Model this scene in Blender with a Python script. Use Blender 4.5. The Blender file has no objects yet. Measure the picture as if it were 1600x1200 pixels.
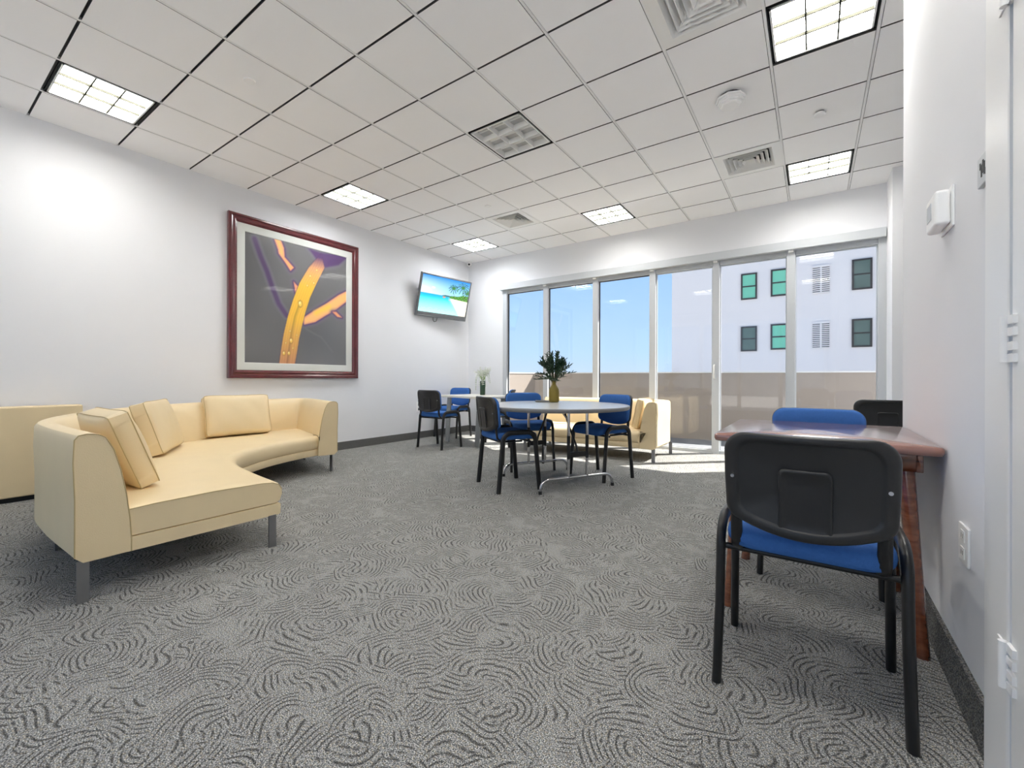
import bpy, bmesh, math, random
import numpy as np
from mathutils import Vector, Matrix
random.seed(7)
S = bpy.context.scene
C = S.collection
PI = math.pi
H = 1.06            # camera height
CEIL = 3.386        # ceiling height
TILE = 0.61
XL, YB, XR = -5.715, 6.77, 0.404
def gx(b): return (-9.4259 + b) * TILE
def gy(a): return (1.1824 + a) * TILE

# ---------------------------------------------------------------- materials
def mat(name, col, rough=.6, metal=0, spec=.5, var=.0, vscale=8, bump=0, bscale=60, emit=None, estr=0, coat=0):
    m = bpy.data.materials.new(name); m.use_nodes = True
    nt = m.node_tree; b = nt.nodes['Principled BSDF']
    c = tuple(((x/255)/12.92 if x/255 <= .04045 else ((x/255+.055)/1.055)**2.4) for x in col) + (1,)
    b.inputs['Base Color'].default_value = c
    b.inputs['Roughness'].default_value = rough
    b.inputs['Metallic'].default_value = metal
    b.inputs['Specular IOR Level'].default_value = spec
    b.inputs['Coat Weight'].default_value = coat
    b.inputs['Coat Roughness'].default_value = .12
    tc = nt.nodes.new('ShaderNodeTexCoord')
    if var:
        n = nt.nodes.new('ShaderNodeTexNoise'); n.inputs['Scale'].default_value = vscale; n.inputs['Detail'].default_value = 4
        nt.links.new(tc.outputs['Object'], n.inputs['Vector'])
        mx = nt.nodes.new('ShaderNodeMix'); mx.data_type = 'RGBA'
        mx.inputs[6].default_value = tuple(x*(1-var) for x in c[:3]) + (1,)
        mx.inputs[7].default_value = tuple(min(1, x*(1+var)) for x in c[:3]) + (1,)
        nt.links.new(n.outputs['Fac'], mx.inputs[0]); nt.links.new(mx.outputs[2], b.inputs['Base Color'])
    if bump:
        n = nt.nodes.new('ShaderNodeTexNoise'); n.inputs['Scale'].default_value = bscale; n.inputs['Detail'].default_value = 3
        nt.links.new(tc.outputs['Object'], n.inputs['Vector'])
        bp = nt.nodes.new('ShaderNodeBump'); bp.inputs['Strength'].default_value = bump; bp.inputs['Distance'].default_value = .01
        nt.links.new(n.outputs['Fac'], bp.inputs['Height']); nt.links.new(bp.outputs['Normal'], b.inputs['Normal'])
    if emit:
        b.inputs['Emission Color'].default_value = tuple((x/255)**2.2 for x in emit) + (1,)
        b.inputs['Emission Strength'].default_value = estr
    return m

def attr_mat(name, emit=0, rough=.3, coat=0):
    m = bpy.data.materials.new(name); m.use_nodes = True
    nt = m.node_tree; b = nt.nodes['Principled BSDF']
    a = nt.nodes.new('ShaderNodeVertexColor'); a.layer_name = 'Col'
    b.inputs['Roughness'].default_value = rough
    b.inputs['Coat Weight'].default_value = coat
    if emit:
        b.inputs['Base Color'].default_value = (.01, .01, .01, 1)
        nt.links.new(a.outputs['Color'], b.inputs['Emission Color']); b.inputs['Emission Strength'].default_value = emit
    else:
        nt.links.new(a.outputs['Color'], b.inputs['Base Color'])
    return m

def glass_mat():
    m = bpy.data.materials.new('window_glass'); m.use_nodes = True
    nt = m.node_tree; nt.nodes.clear()
    o = nt.nodes.new('ShaderNodeOutputMaterial'); t = nt.nodes.new('ShaderNodeBsdfTransparent')
    g = nt.nodes.new('ShaderNodeBsdfGlossy'); g.inputs['Roughness'].default_value = .02
    t.inputs['Color'].default_value = (.985, .99, .99, 1)
    lw = nt.nodes.new('ShaderNodeLayerWeight'); lw.inputs['Blend'].default_value = .5
    pw = nt.nodes.new('ShaderNodeMath'); pw.operation = 'POWER'; pw.inputs[1].default_value = 4
    ml = nt.nodes.new('ShaderNodeMath'); ml.operation = 'MULTIPLY_ADD'; ml.inputs[1].default_value = .8; ml.inputs[2].default_value = .028
    mx = nt.nodes.new('ShaderNodeMixShader')
    nt.links.new(lw.outputs['Facing'], pw.inputs[0]); nt.links.new(pw.outputs[0], ml.inputs[0]); nt.links.new(ml.outputs[0], mx.inputs[0])
    nt.links.new(t.outputs[0], mx.inputs[1]); nt.links.new(g.outputs[0], mx.inputs[2]); nt.links.new(mx.outputs[0], o.inputs[0])
    return m

def carpet_mat(name, base=1.0, swirl=True):
    m = bpy.data.materials.new(name); m.use_nodes = True
    nt = m.node_tree; N = nt.nodes.new; L = nt.links.new
    b = nt.nodes['Principled BSDF']; b.inputs['Roughness'].default_value = .95; b.inputs['Specular IOR Level'].default_value = .1
    tc = N('ShaderNodeTexCoord')
    def math_(op, a=None, bb=None, v0=None, v1=None):
        n = N('ShaderNodeMath'); n.operation = op
        if a is not None: L(a, n.inputs[0])
        if bb is not None: L(bb, n.inputs[1])
        if v0 is not None: n.inputs[0].default_value = v0
        if v1 is not None: n.inputs[1].default_value = v1
        return n.outputs[0]
    fine = N('ShaderNodeTexNoise'); fine.inputs['Scale'].default_value = 260; fine.inputs['Detail'].default_value = 2
    L(tc.outputs['Object'], fine.inputs['Vector'])
    fine2 = N('ShaderNodeTexNoise'); fine2.inputs['Scale'].default_value = 120; fine2.inputs['Detail'].default_value = 1
    L(tc.outputs['Object'], fine2.inputs['Vector'])
    broad = N('ShaderNodeTexNoise'); broad.inputs['Scale'].default_value = 5; broad.inputs['Detail'].default_value = 2
    L(tc.outputs['Object'], broad.inputs['Vector'])
    speck = N('ShaderNodeValToRGB')
    e = speck.color_ramp.elements
    e[0].position = .34; e[0].color = (.035*base, .047*base, .05*base, 1)
    e[1].position = .66; e[1].color = (.50*base, .50*base, .48*base, 1)
    x = e.new(.5); x.color = (.185*base, .185*base, .185*base, 1)
    L(fine.outputs['Fac'], speck.inputs[0])
    tint = N('ShaderNodeMix'); tint.data_type = 'RGBA'; tint.blend_type = 'MULTIPLY'
    tf = math_('MULTIPLY', math_('GREATER_THAN', fine2.outputs['Fac'], v1=.57), v1=.55)
    L(tf, tint.inputs[0]); L(speck.outputs[0], tint.inputs[6]); tint.inputs[7].default_value = (1.0, .86, .62, 1)
    col = tint.outputs[2]
    height = fine.outputs['Fac']
    if swirl:
        def layer(seed, scale, period):
            warp = N('ShaderNodeTexNoise'); warp.inputs['Scale'].default_value = 6; warp.inputs['Detail'].default_value = 0
            sh = N('ShaderNodeVectorMath'); sh.operation = 'ADD'; L(tc.outputs['Object'], sh.inputs[0]); sh.inputs[1].default_value = (seed, seed*.7, 0)
            L(sh.outputs[0], warp.inputs['Vector'])
            wv = N('ShaderNodeVectorMath'); wv.operation = 'MULTIPLY_ADD'
            L(warp.outputs['Color'], wv.inputs[0]); wv.inputs[1].default_value = (.10, .10, 0); L(sh.outputs[0], wv.inputs[2])
            v = N('ShaderNodeTexVoronoi'); v.voronoi_dimensions = '2D'; v.inputs['Scale'].default_value = scale; v.inputs['Randomness'].default_value = .95
            L(wv.outputs[0], v.inputs['Vector'])
            sc = N('ShaderNodeSeparateColor'); L(v.outputs['Color'], sc.inputs[0])
            ang = math_('MULTIPLY', sc.outputs[0], v1=2*PI); rad = math_('MULTIPLY_ADD', sc.outputs[1], v1=.07); rad.node.inputs[2].default_value = .085
            off = N('ShaderNodeCombineXYZ')
            L(math_('MULTIPLY', math_('COSINE', ang), rad), off.inputs[0]); L(math_('MULTIPLY', math_('SINE', ang), rad), off.inputs[1])
            sub = N('ShaderNodeVectorMath'); sub.operation = 'SUBTRACT'
            L(wv.outputs[0], sub.inputs[0]); L(v.outputs['Position'], sub.inputs[1])
            add = N('ShaderNodeVectorMath'); add.operation = 'ADD'
            L(sub.outputs[0], add.inputs[0]); L(off.outputs[0], add.inputs[1])
            fl = N('ShaderNodeVectorMath'); fl.operation = 'MULTIPLY'; L(add.outputs[0], fl.inputs[0]); fl.inputs[1].default_value = (1, 1, 0)
            ln = N('ShaderNodeVectorMath'); ln.operation = 'LENGTH'; L(fl.outputs[0], ln.inputs[0])
            s = math_('SINE', math_('MULTIPLY', ln.outputs['Value'], v1=2*PI/period))
            s01 = N('ShaderNodeMapRange'); s01.inputs[1].default_value = .2; s01.inputs[2].default_value = .95; L(s, s01.inputs[0])
            ed = N('ShaderNodeMapRange'); ed.inputs[1].default_value = .68; ed.inputs[2].default_value = .5; L(v.outputs['Distance'], ed.inputs[0])
            brk = N('ShaderNodeMapRange'); brk.inputs[1].default_value = .40; brk.inputs[2].default_value = .50
            bn = N('ShaderNodeTexNoise'); bn.inputs['Scale'].default_value = 16; bn.inputs['Detail'].default_value = 2; L(sh.outputs[0], bn.inputs['Vector']); L(bn.outputs['Fac'], brk.inputs[0])
            k = math_('MULTIPLY', ed.outputs[0], brk.outputs[0])
            return math_('MULTIPLY', s01.outputs[0], k), k
        g1, k1 = layer(0, 5.6, .023); g2, k2 = layer(3.7, 4.9, .022)
        groove = math_('MAXIMUM', g1, math_('MULTIPLY', g2, math_('SUBTRACT', None, math_('MINIMUM', math_('MULTIPLY', k1, v1=2.2), v1=1.0), v0=1.0)))
        dk = N('ShaderNodeMix'); dk.data_type = 'RGBA'; dk.blend_type = 'MULTIPLY'
        L(math_('MULTIPLY', groove, v1=.8), dk.inputs[0]); L(col, dk.inputs[6]); dk.inputs[7].default_value = (.15, .15, .15, 1)
        col = dk.outputs[2]
        height = math_('SUBTRACT', math_('MULTIPLY', fine.outputs['Fac'], v1=.5), groove)
    L(col, b.inputs['Base Color'])
    bp = N('ShaderNodeBump'); bp.inputs['Strength'].default_value = .5; bp.inputs['Distance'].default_value = .004
    L(height, bp.inputs['Height']); L(bp.outputs[0], b.inputs['Normal'])
    return m

def wood_mat(name='cherry_wood', c0=(.105,.026,.009,1), c1=(.25,.072,.028,1)):
    m = mat(name, (140, 62, 36), .16, spec=.8, coat=1)
    nt = m.node_tree; b = nt.nodes['Principled BSDF']
    tc = nt.nodes.new('ShaderNodeTexCoord'); mp = nt.nodes.new('ShaderNodeMapping'); mp.inputs['Scale'].default_value = (2.2, 30, 30)
    n = nt.nodes.new('ShaderNodeTexNoise'); n.inputs['Scale'].default_value = 1.6; n.inputs['Detail'].default_value = 6; n.inputs['Distortion'].default_value = .6
    r = nt.nodes.new('ShaderNodeValToRGB')
    r.color_ramp.elements[0].position = .3; r.color_ramp.elements[0].color = c0
    r.color_ramp.elements[1].position = .75; r.color_ramp.elements[1].color = c1
    nt.links.new(tc.outputs['Object'], mp.inputs[0]); nt.links.new(mp.outputs[0], n.inputs['Vector'])
    nt.links.new(n.outputs['Fac'], r.inputs[0]); nt.links.new(r.outputs[0], b.inputs['Base Color'])
    return m

M = dict(
    wall=mat('white_wall_paint', (229, 230, 233), .75, var=.02, vscale=1.5, bump=.03, bscale=220),
    tile=mat('ceiling_tile', (252, 252, 253), .9, var=.02, vscale=3, bump=.05, bscale=300),
    tbar=mat('ceiling_grid', (238, 238, 238), .5),
    tedge=mat('tile_edge_shade', (88, 88, 88), .9),  # raw tile edge grey, darkened to draw the shadow reveal between tiles
    base=carpet_mat('carpet_base', .62, False),
    carpet=carpet_mat('swirl_carpet', 1.3, True),
    white=mat('white_enamel', (236, 236, 234), .35, var=.01),
    doorw=mat('door_paint', (238, 238, 238), .4, var=.01, vscale=3),
    alu=mat('white_window_frame', (192, 196, 200), .35, var=.01),
    gasket=mat('dark_gasket', (50, 52, 55), .6),
    glass=glass_mat(),
    leather=mat('cream_leather', (226, 206, 166), .42, var=.05, vscale=5, bump=.12, bscale=240),
    piping=mat('leather_piping', (186, 164, 118), .5, var=.05),
    steel=mat('brushed_steel', (150, 150, 152), .32, metal=.9, var=.05, vscale=40),
    chrome=mat('chrome', (200, 200, 202), .12, metal=1, var=.02),
    fabric=mat('blue_fabric', (62, 106, 172), .9, spec=.15, var=.12, vscale=90, bump=.25, bscale=500),
    plastic=mat('black_plastic', (36, 36, 37), .42, var=.05, bump=.06, bscale=500),
    tube=mat('black_tube', (20, 20, 21), .35, var=.05),
    wood=wood_mat(), woodtop=wood_mat('cherry_top_sheen', (.22,.09,.065,1), (.36,.17,.13,1)),  # top base colour lightened and pinker to carry the room's reflection
    lam=mat('grey_laminate', (196, 196, 194), .25, var=.02, vscale=30),
    edge=mat('grey_edge', (120, 120, 120), .4, var=.03),
    cream=mat('cream_laminate', (226, 222, 208), .3, var=.02),
    legm=mat('satin_metal', (150, 154, 154), .4, metal=.6, var=.05, vscale=20),
    frame=mat('mahogany_frame', (92, 34, 38), .25, var=.25, vscale=14, coat=.5),
    matb=mat('picture_mat', (206, 208, 203), .8, var=.02),
    olive=mat('olive_ceramic', (120, 104, 30), .55, var=.12, vscale=30, bump=.1),
    leafd=mat('dark_green_leaf', (34, 62, 40), .5, var=.3, vscale=20),
    stemd=mat('leaf_stem', (52, 60, 34), .6, var=.2),
    gvase=mat('green_glass_vase', (38, 66, 44), .15, var=.15, vscale=12, coat=.4),
    petal=mat('white_petal', (244, 246, 240), .7, var=.03),
    leafl=mat('fresh_green_leaf', (110, 150, 60), .6, var=.25, vscale=20),
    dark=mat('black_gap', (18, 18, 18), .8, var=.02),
    silver=mat('tv_bezel', (104, 106, 108), .25, var=.2, vscale=9),
    screen=attr_mat('tv_picture', emit=.95),
    art=attr_mat('photo_print', rough=.3, coat=.3),
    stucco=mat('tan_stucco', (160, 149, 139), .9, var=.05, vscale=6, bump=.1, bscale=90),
    facade=mat('pale_stucco', (222, 214, 210), .9, var=.02, vscale=.6),
    bfloor=mat('grey_balcony_tile', (120, 122, 125), .6, var=.08, vscale=6),
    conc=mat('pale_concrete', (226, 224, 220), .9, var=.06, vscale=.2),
    bframe=mat('dark_bronze', (48, 42, 38), .5, var=.05),
    gpane=mat('green_blind_pane', (120, 196, 166), .5, var=.10, vscale=2, spec=.2),
    gpane2=mat('grey_green_pane', (92, 108, 100), .5, var=.25, vscale=2.5, spec=.2),
    lampw=mat('lamp_warm', (255, 255, 255), .6, emit=(255, 252, 246), estr=17),
    lampc=mat('lamp_cool', (255, 255, 255), .6, emit=(252, 253, 255), estr=21),
    lampo=mat('lamp_off', (205, 205, 205), .5, var=.1, vscale=12),
    louver=mat('louver_silver', (66, 66, 58), .6, spec=.05),
    plate=mat('white_plastic', (246, 246, 245), .35, var=.01),
    slot=mat('dark_slot', (60, 60, 60), .6),
)

# ---------------------------------------------------------------- mesh helpers
def link(name, bm, mats, parent=None, smooth=False, bevel=0, seg=2, auto=None):
    bmesh.ops.remove_doubles(bm, verts=bm.verts, dist=1e-6)
    bmesh.ops.recalc_face_normals(bm, faces=bm.faces)
    me = bpy.data.meshes.new(name); bm.to_mesh(me); bm.free()
    if not isinstance(mats, (list, tuple)): mats = [mats]
    for m in mats: me.materials.append(m)
    o = bpy.data.objects.new(name, me); C.objects.link(o)
    if smooth or bevel:
        for p in me.polygons: p.use_smooth = True
    if bevel:
        md = o.modifiers.new('edge', 'BEVEL'); md.width = bevel; md.segments = seg; md.limit_method = 'ANGLE'; md.angle_limit = math.radians(38); md.harden_normals = True
    elif smooth:
        try: me.set_sharp_from_angle(angle=math.radians(auto or 50))
        except Exception: pass
    if parent: o.parent = parent
    return o
def empty(name, loc=(0,0,0), rz=0):
    o = bpy.data.objects.new(name, None); C.objects.link(o); o.location = loc; o.rotation_euler = (0,0,rz); o.empty_display_size = .1
    return o
def tag(o, label, cat, group=None):
    o['label'] = label; o['category'] = cat
    if group: o['group'] = group
    return o
def struct(o, label=None, cat=None):
    o['kind'] = 'structure'
    if label: o['label'] = label
    o['category'] = cat or o.name.split('_')[0]
    return o
def thing(name, label, cat, loc=(0,0,0), rz=0, group=None): return tag(empty(name, loc, rz), label, cat, group)

def box(bm, x0, x1, y0, y1, z0, z1, mi=0):
    v = [bm.verts.new(p) for p in ((x0,y0,z0),(x1,y0,z0),(x1,y1,z0),(x0,y1,z0),(x0,y0,z1),(x1,y0,z1),(x1,y1,z1),(x0,y1,z1))]
    for f in ((0,3,2,1),(4,5,6,7),(0,1,5,4),(1,2,6,5),(2,3,7,6),(3,0,4,7)):
        bm.faces.new([v[i] for i in f]).material_index = mi
def BOX(*a):
    bm = bmesh.new(); box(bm, *a); return bm
def tube(bm, pts, rx, ry=None, seg=10, up=None, cap=True, mi=0):
    ry = ry or rx; pts = [Vector(p) for p in pts]; n = len(pts); rings = []
    t0 = (pts[1]-pts[0]).normalized()
    ref = Vector(up) if up else (Vector((0,0,1)) if abs(t0.z) < .9 else Vector((1,0,0)))
    a = (ref - t0*ref.dot(t0)).normalized()
    for i in range(n):
        t = ((pts[min(i+1,n-1)]-pts[i]).normalized() + (pts[i]-pts[max(i-1,0)]).normalized())
        if t.length < 1e-6: t = pts[min(i+1,n-1)]-pts[max(i-1,0)]
        t.normalize()
        if up: a = Vector(up) - t*Vector(up).dot(t)
        else: a = a - t*a.dot(t)
        a.normalize(); b = t.cross(a)
        sc = 1
        rings.append([bm.verts.new(pts[i] + a*(rx*math.cos(2*PI*k/seg)) + b*(ry*math.sin(2*PI*k/seg))) for k in range(seg)])
    for i in range(n-1):
        for k in range(seg):
            bm.faces.new((rings[i][k], rings[i][(k+1)%seg], rings[i+1][(k+1)%seg], rings[i+1][k])).material_index = mi
    if cap:
        bm.faces.new(rings[0][::-1]).material_index = mi; bm.faces.new(rings[-1]).material_index = mi
def arc(c, r, a0, a1, n, plane='yz'):
    out = []
    for i in range(n+1):
        a = a0+(a1-a0)*i/n; u, v = r*math.cos(a), r*math.sin(a)
        out.append((c[0], c[1]+u, c[2]+v) if plane == 'yz' else (c[0]+u, c[1], c[2]+v) if plane == 'xz' else (c[0]+u, c[1]+v, c[2]))
    return out
def lathe(bm, prof, seg=24, c=(0,0,0), mi=0):
    rings = []
    for r, z in prof:
        if r < 1e-5: rings.append([bm.verts.new((c[0], c[1], c[2]+z))])
        else: rings.append([bm.verts.new((c[0]+r*math.cos(2*PI*k/seg), c[1]+r*math.sin(2*PI*k/seg), c[2]+z)) for k in range(seg)])
    for a, b in zip(rings, rings[1:]):
        for k in range(seg):
            k2 = (k+1) % seg
            if len(a) == 1 and len(b) == 1: continue
            if len(a) == 1: f = (a[0], b[k2], b[k])
            elif len(b) == 1: f = (a[k], a[k2], b[0])
            else: f = (a[k], a[k2], b[k2], b[k])
            bm.faces.new(f).material_index = mi
def rrect(hx, hy, r, n=6, cx=0, cy=0):
    out = []
    for sx, sy, a0 in ((1,1,0),(-1,1,PI/2),(-1,-1,PI),(1,-1,1.5*PI)):
        for i in range(n+1):
            a = a0 + PI/2*i/n
            out.append((cx+sx*(hx-r)+r*math.cos(a), cy+sy*(hy-r)+r*math.sin(a)))
    return out
def rings_mesh(bm, outline, prof, fn, c=(0,0), mi=0):
    """concentric rings: prof = [(scale, h)], fn(u, v, h) -> xyz; first and last may close with scale 0"""
    R = []
    for s, h in prof:
        if s < 1e-5: R.append([bm.verts.new(fn(c[0], c[1], h))])
        else: R.append([bm.verts.new(fn(c[0]+(u-c[0])*s, c[1]+(v-c[1])*s, h)) for u, v in outline])
    n = len(outline)
    for a, b in zip(R, R[1:]):
        for k in range(n):
            k2 = (k+1) % n
            if len(a) == 1: f = (a[0], b[k2], b[k])
            elif len(b) == 1: f = (a[k], a[k2], b[0])
            else: f = (a[k], a[k2], b[k2], b[k])
            bm.faces.new(f).material_index = mi
def catmull(P, n):
    P = [Vector(p) for p in P]; Q = [P[0]*2-P[1]] + P + [P[-1]*2-P[-2]]
    fine = []
    for i in range(1, len(Q)-2):
        for j in range(24):
            t = j/24; a, b, c, d = Q[i-1], Q[i], Q[i+1], Q[i+2]
            fine.append(.5*((2*b) + (c-a)*t + (2*a-5*b+4*c-d)*t*t + (3*b-a-3*c+d)*t**3))
    fine.append(P[-1])
    L = [0]
    for a, b in zip(fine, fine[1:]): L.append(L[-1]+(b-a).length)
    out = []; k = 0
    for i in range(n):
        t = L[-1]*i/(n-1)
        while k < len(L)-2 and L[k+1] < t: k += 1
        w = (t-L[k])/max(1e-9, L[k+1]-L[k]); out.append(fine[k].lerp(fine[k+1], min(1, w)))
    return out
def loft(bm, rings, cap=True):
    R = [[bm.verts.new(p) for p in r] for r in rings]; n = len(R[0])
    for a, b in zip(R, R[1:]):
        for k in range(n): bm.faces.new((a[k], a[(k+1)%n], b[(k+1)%n], b[k]))
    if cap: bm.faces.new(R[0][::-1]); bm.faces.new(R[-1])
def copy_tree(o, parent=None):
    c = o.copy(); C.objects.link(c)
    if parent: c.parent = parent
    for ch in list(o.children): copy_tree(ch, c)
    return c

# ---------------------------------------------------------------- room shell
struct(link('floor', BOX(XL-.2, 2.7, -3.2, YB+.1, -.15, 0), M['carpet']), 'grey carpet with swirling ribbed arcs', 'floor')
struct(link('wall_left', BOX(XL-.2, XL, -3.2, YB+.2, 0, CEIL+.25), M['wall']), 'long white wall with picture and television', 'wall')
bm = bmesh.new(); box(bm, XL, 2.7, -3.2, -3.0, 3.0, CEIL+.25); box(bm, XR, 2.7, -3.2, -3.0, 0, 3.0)
for k in range(6): box(bm, XL+k*1.2, XL+k*1.2+.1, -3.2, -3.0, 0, 3.0)  # open bays added behind the camera to bring in daylight
struct(link('wall_near', bm, M['wall']), 'unseen white wall behind the viewer, left open in bays to admit daylight', 'wall')
struct(link('ground_terrace', BOX(-14, 8, -18, -3.2, -.2, -.03), M['conc']), 'unseen pale terrace added behind the viewer to bounce sunlight indoors', 'ground')  # added reflector, out of view, throwing sunlight towards the ceiling
bm = bmesh.new()
box(bm, XR, XR+.16, 1.70, 3.216, 0, CEIL+.2)
box(bm, XR, XR+.16, .60, 1.70, 2.28, CEIL+.2)
box(bm, XR, XR+.16, -3.0, .60, 0, CEIL+.2)
struct(link('wall_right', bm, M['wall'], bevel=.008), 'white wall beside the wooden table', 'wall')
struct(link('wall_alcove', BOX(2.5, 2.7, 3.0, YB+.2, 0, CEIL+.25), M['wall']), 'white side wall of the alcove', 'wall')
struct(link('wall_return', BOX(XR+.16, 2.5, 3.05, 3.216, 0, CEIL+.2), M['wall']), 'white return wall of the alcove', 'wall')
WX0, WX1, WZ = -4.86, .71, 2.76
bm = bmesh.new()
box(bm, XL, WX0, YB, YB+.18, 0, CEIL+.2)
box(bm, WX0, WX1, YB, YB+.18, WZ, CEIL+.2)
box(bm, WX1, 2.5, YB, YB+.18, 0, CEIL+.2)
struct(link('wall_back', bm, M['wall']), 'white wall around the row of tall windows', 'wall')
struct(link('wall_pilaster', BOX(.708, 1.9, 6.33, YB, 0, CEIL+.1), M['wall']), 'square white pilaster right of the windows', 'wall')
bm = bmesh.new(); box(bm, XL, XL+.015, -3, YB, 0, .117)
struct(link('baseboard_left', bm, M['base']), 'dark carpeted baseboard under the picture wall', 'baseboard')
bm = bmesh.new(); box(bm, XL+.015, WX0, YB-.015, YB, 0, .117)
struct(link('baseboard_back', bm, M['base']), 'dark carpeted baseboard left of the windows', 'baseboard')
bm = bmesh.new(); box(bm, XR-.014, XR, 1.74, 3.23, 0, .152); box(bm, XR-.0145, XR, 1.74, 3.23, .147, .1525)
struct(link('baseboard_right', bm, M['base']), 'grey carpeted baseboard beside the wooden table', 'baseboard')

# ceiling: lay-in tiles, grid bars between them
fixtures = [(0,1),(4,1),(8,1),(4,5),(4,9),(8,5),(8,9),(0,5),(0,9)]
vents = [(3,8),(7,8),(7,3)]
cut = set(fixtures+vents)
bm = bmesh.new(); gxw, gyw = .012, .008
for a in range(-7, 11):
    for b in range(-1, 21):
        if (a, b) in cut: continue
        x0, x1, y0, y1 = max(XL, gx(b)+gxw), min(2.5, gx(b+1)-gxw), max(-3.0, gy(a)+gyw), min(YB, gy(a+1)-gyw)
        if x1-x0 < .02 or y1-y0 < .02: continue
        n0 = len(bm.faces); box(bm, x0, x1, y0, y1, CEIL, CEIL+.04, 0)
        bm.faces.ensure_lookup_table()
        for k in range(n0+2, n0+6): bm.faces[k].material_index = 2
for b in range(0, 21):
    if XL < gx(b) < 2.5: box(bm, gx(b)-.009, gx(b)+.009, -3, YB, CEIL+.001, CEIL+.04, 1)
for a in range(-6, 11):
    if -3 < gy(a) < YB: box(bm, XL, 2.5, gy(a)-.012, gy(a)+.012, CEIL+.022, CEIL+.04, 2)  # cross bars take the dark edge grey to read as shadow lines
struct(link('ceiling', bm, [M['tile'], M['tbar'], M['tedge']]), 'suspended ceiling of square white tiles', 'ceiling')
struct(link('ceiling_slab', BOX(XL-.2, 2.7, -3.2, YB+.2, CEIL+.25, CEIL+.4), M['wall']), 'slab above the tiles', 'ceiling')

# ---------------------------------------------------------------- ceiling fixtures
def ceiling_light(a, b, lampmat, label):
    cx, cy = (gx(b)+gx(b+1))/2, (gy(a)+gy(a+1))/2
    t = thing('ceiling_light', label, 'ceiling light', (cx, cy, CEIL), 0, 'square louvred ceiling lights')
    h = .293
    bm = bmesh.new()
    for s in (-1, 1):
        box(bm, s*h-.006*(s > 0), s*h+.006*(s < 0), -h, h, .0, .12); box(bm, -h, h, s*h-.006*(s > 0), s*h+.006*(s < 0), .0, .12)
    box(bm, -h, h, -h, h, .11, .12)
    link('housing', bm, M['dark'], t)  # coloured black so the slit around the frame reads as shadow
    q = .278
    bm = bmesh.new()
    for s in (-1, 1):
        e0, e1 = sorted((s*q, s*(q-.012)))
        box(bm, e0, e1, -q, q, -.002, .1); box(bm, -q, q, e0, e1, -.002, .1)
    link('frame', bm, M['white'], t)
    link('diffuser', BOX(-q+.012, q-.012, -q+.012, q-.012, .055, .062), lampmat, t)
    bm = bmesh.new(); k = (2*q-.024)/3; lz = .05 if lampmat is M['lampo'] else .02
    for i in (1, 2):
        p = -q+.012+k*i
        box(bm, p-.005, p+.005, -q+.012, q-.012, .0, lz); box(bm, -q+.012, q-.012, p-.005, p+.005, .0, lz)
    link('louver', bm, M['white'] if lampmat is M['lampo'] else M['louver'], t)
    if lampmat is M['lampo']:
        for i in range(3):
            bm = bmesh.new(); y = -q+.012+k*(i+.5)
            tube(bm, [(-q+.03, y, .05), (q-.03, y, .05)], .013, seg=8)
            link('tube_lamp', bm, M['plate'], t, smooth=True)
    return t
W, K = M['lampw'], M['lampc']
ceiling_light(0, 1, W, 'warm lit louvred ceiling light by the left wall nearest the cream sofa')
ceiling_light(4, 1, K, 'lit square ceiling light above the right end of the framed picture')
ceiling_light(8, 1, K, 'small lit ceiling light near the corner camera and television')
ceiling_light(4, 5, M['lampo'], 'unlit grey louvred ceiling light in the middle of the ceiling')
ceiling_light(4, 9, W, 'large warm lit ceiling light beside the big air diffuser')
ceiling_light(8, 5, W, 'warm lit ceiling light above the windows near the middle')
ceiling_light(8, 9, W, 'lit ceiling light above the right end of the windows')
ceiling_light(0, 5, W, 'out-of-frame ceiling light added for room light, above the middle near the viewer')  # unseen, continues the lamp rows, added for its light
ceiling_light(0, 9, W, 'out-of-frame ceiling light added for room light, directly above the viewer')  # also unseen in the same row, there to light the room

def diffuser(a, b, label):
    cx, cy = (gx(b)+gx(b+1))/2, (gy(a)+gy(a+1))/2
    t = thing('air_diffuser', label, 'air vent', (cx, cy, CEIL), 0, 'square ceiling air diffusers')
    h, w = .298, .225
    bm = bmesh.new()
    for s in (-1, 1):
        e0, e1 = sorted((s*h, s*w)); box(bm, e0, e1, -h, h, -.004, .008); box(bm, -w, w, e0, e1, -.004, .008)
    link('frame', bm, M['white'], t)
    link('duct', BOX(-w-.01, w+.01, -w-.01, w+.01, .09, .1), M['dark'], t)
    for i in range(5):
        r0 = w - i*.042; r1 = r0-.036; bm = bmesh.new()
        o = [bm.verts.new((sx*r0, sy*r0, -.004+.0*i)) for sx, sy in ((1,1),(-1,1),(-1,-1),(1,-1))]
        n = [bm.verts.new((sx*r1, sy*r1, .04)) for sx, sy in ((1,1),(-1,1),(-1,-1),(1,-1))]
        for k in range(4): bm.faces.new((o[k], o[(k+1)%4], n[(k+1)%4], n[k]))
        ob = link('vane', bm, M['white'], t); md = ob.modifiers.new('thick', 'SOLIDIFY'); md.thickness = .003
    return t
diffuser(3, 8, 'big square air diffuser at the top edge of the photo')
diffuser(7, 8, 'square air diffuser with concentric vanes left of the right lit ceiling light')
diffuser(7, 3, 'small air diffuser between two lit lights nearest the left corner')

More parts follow.
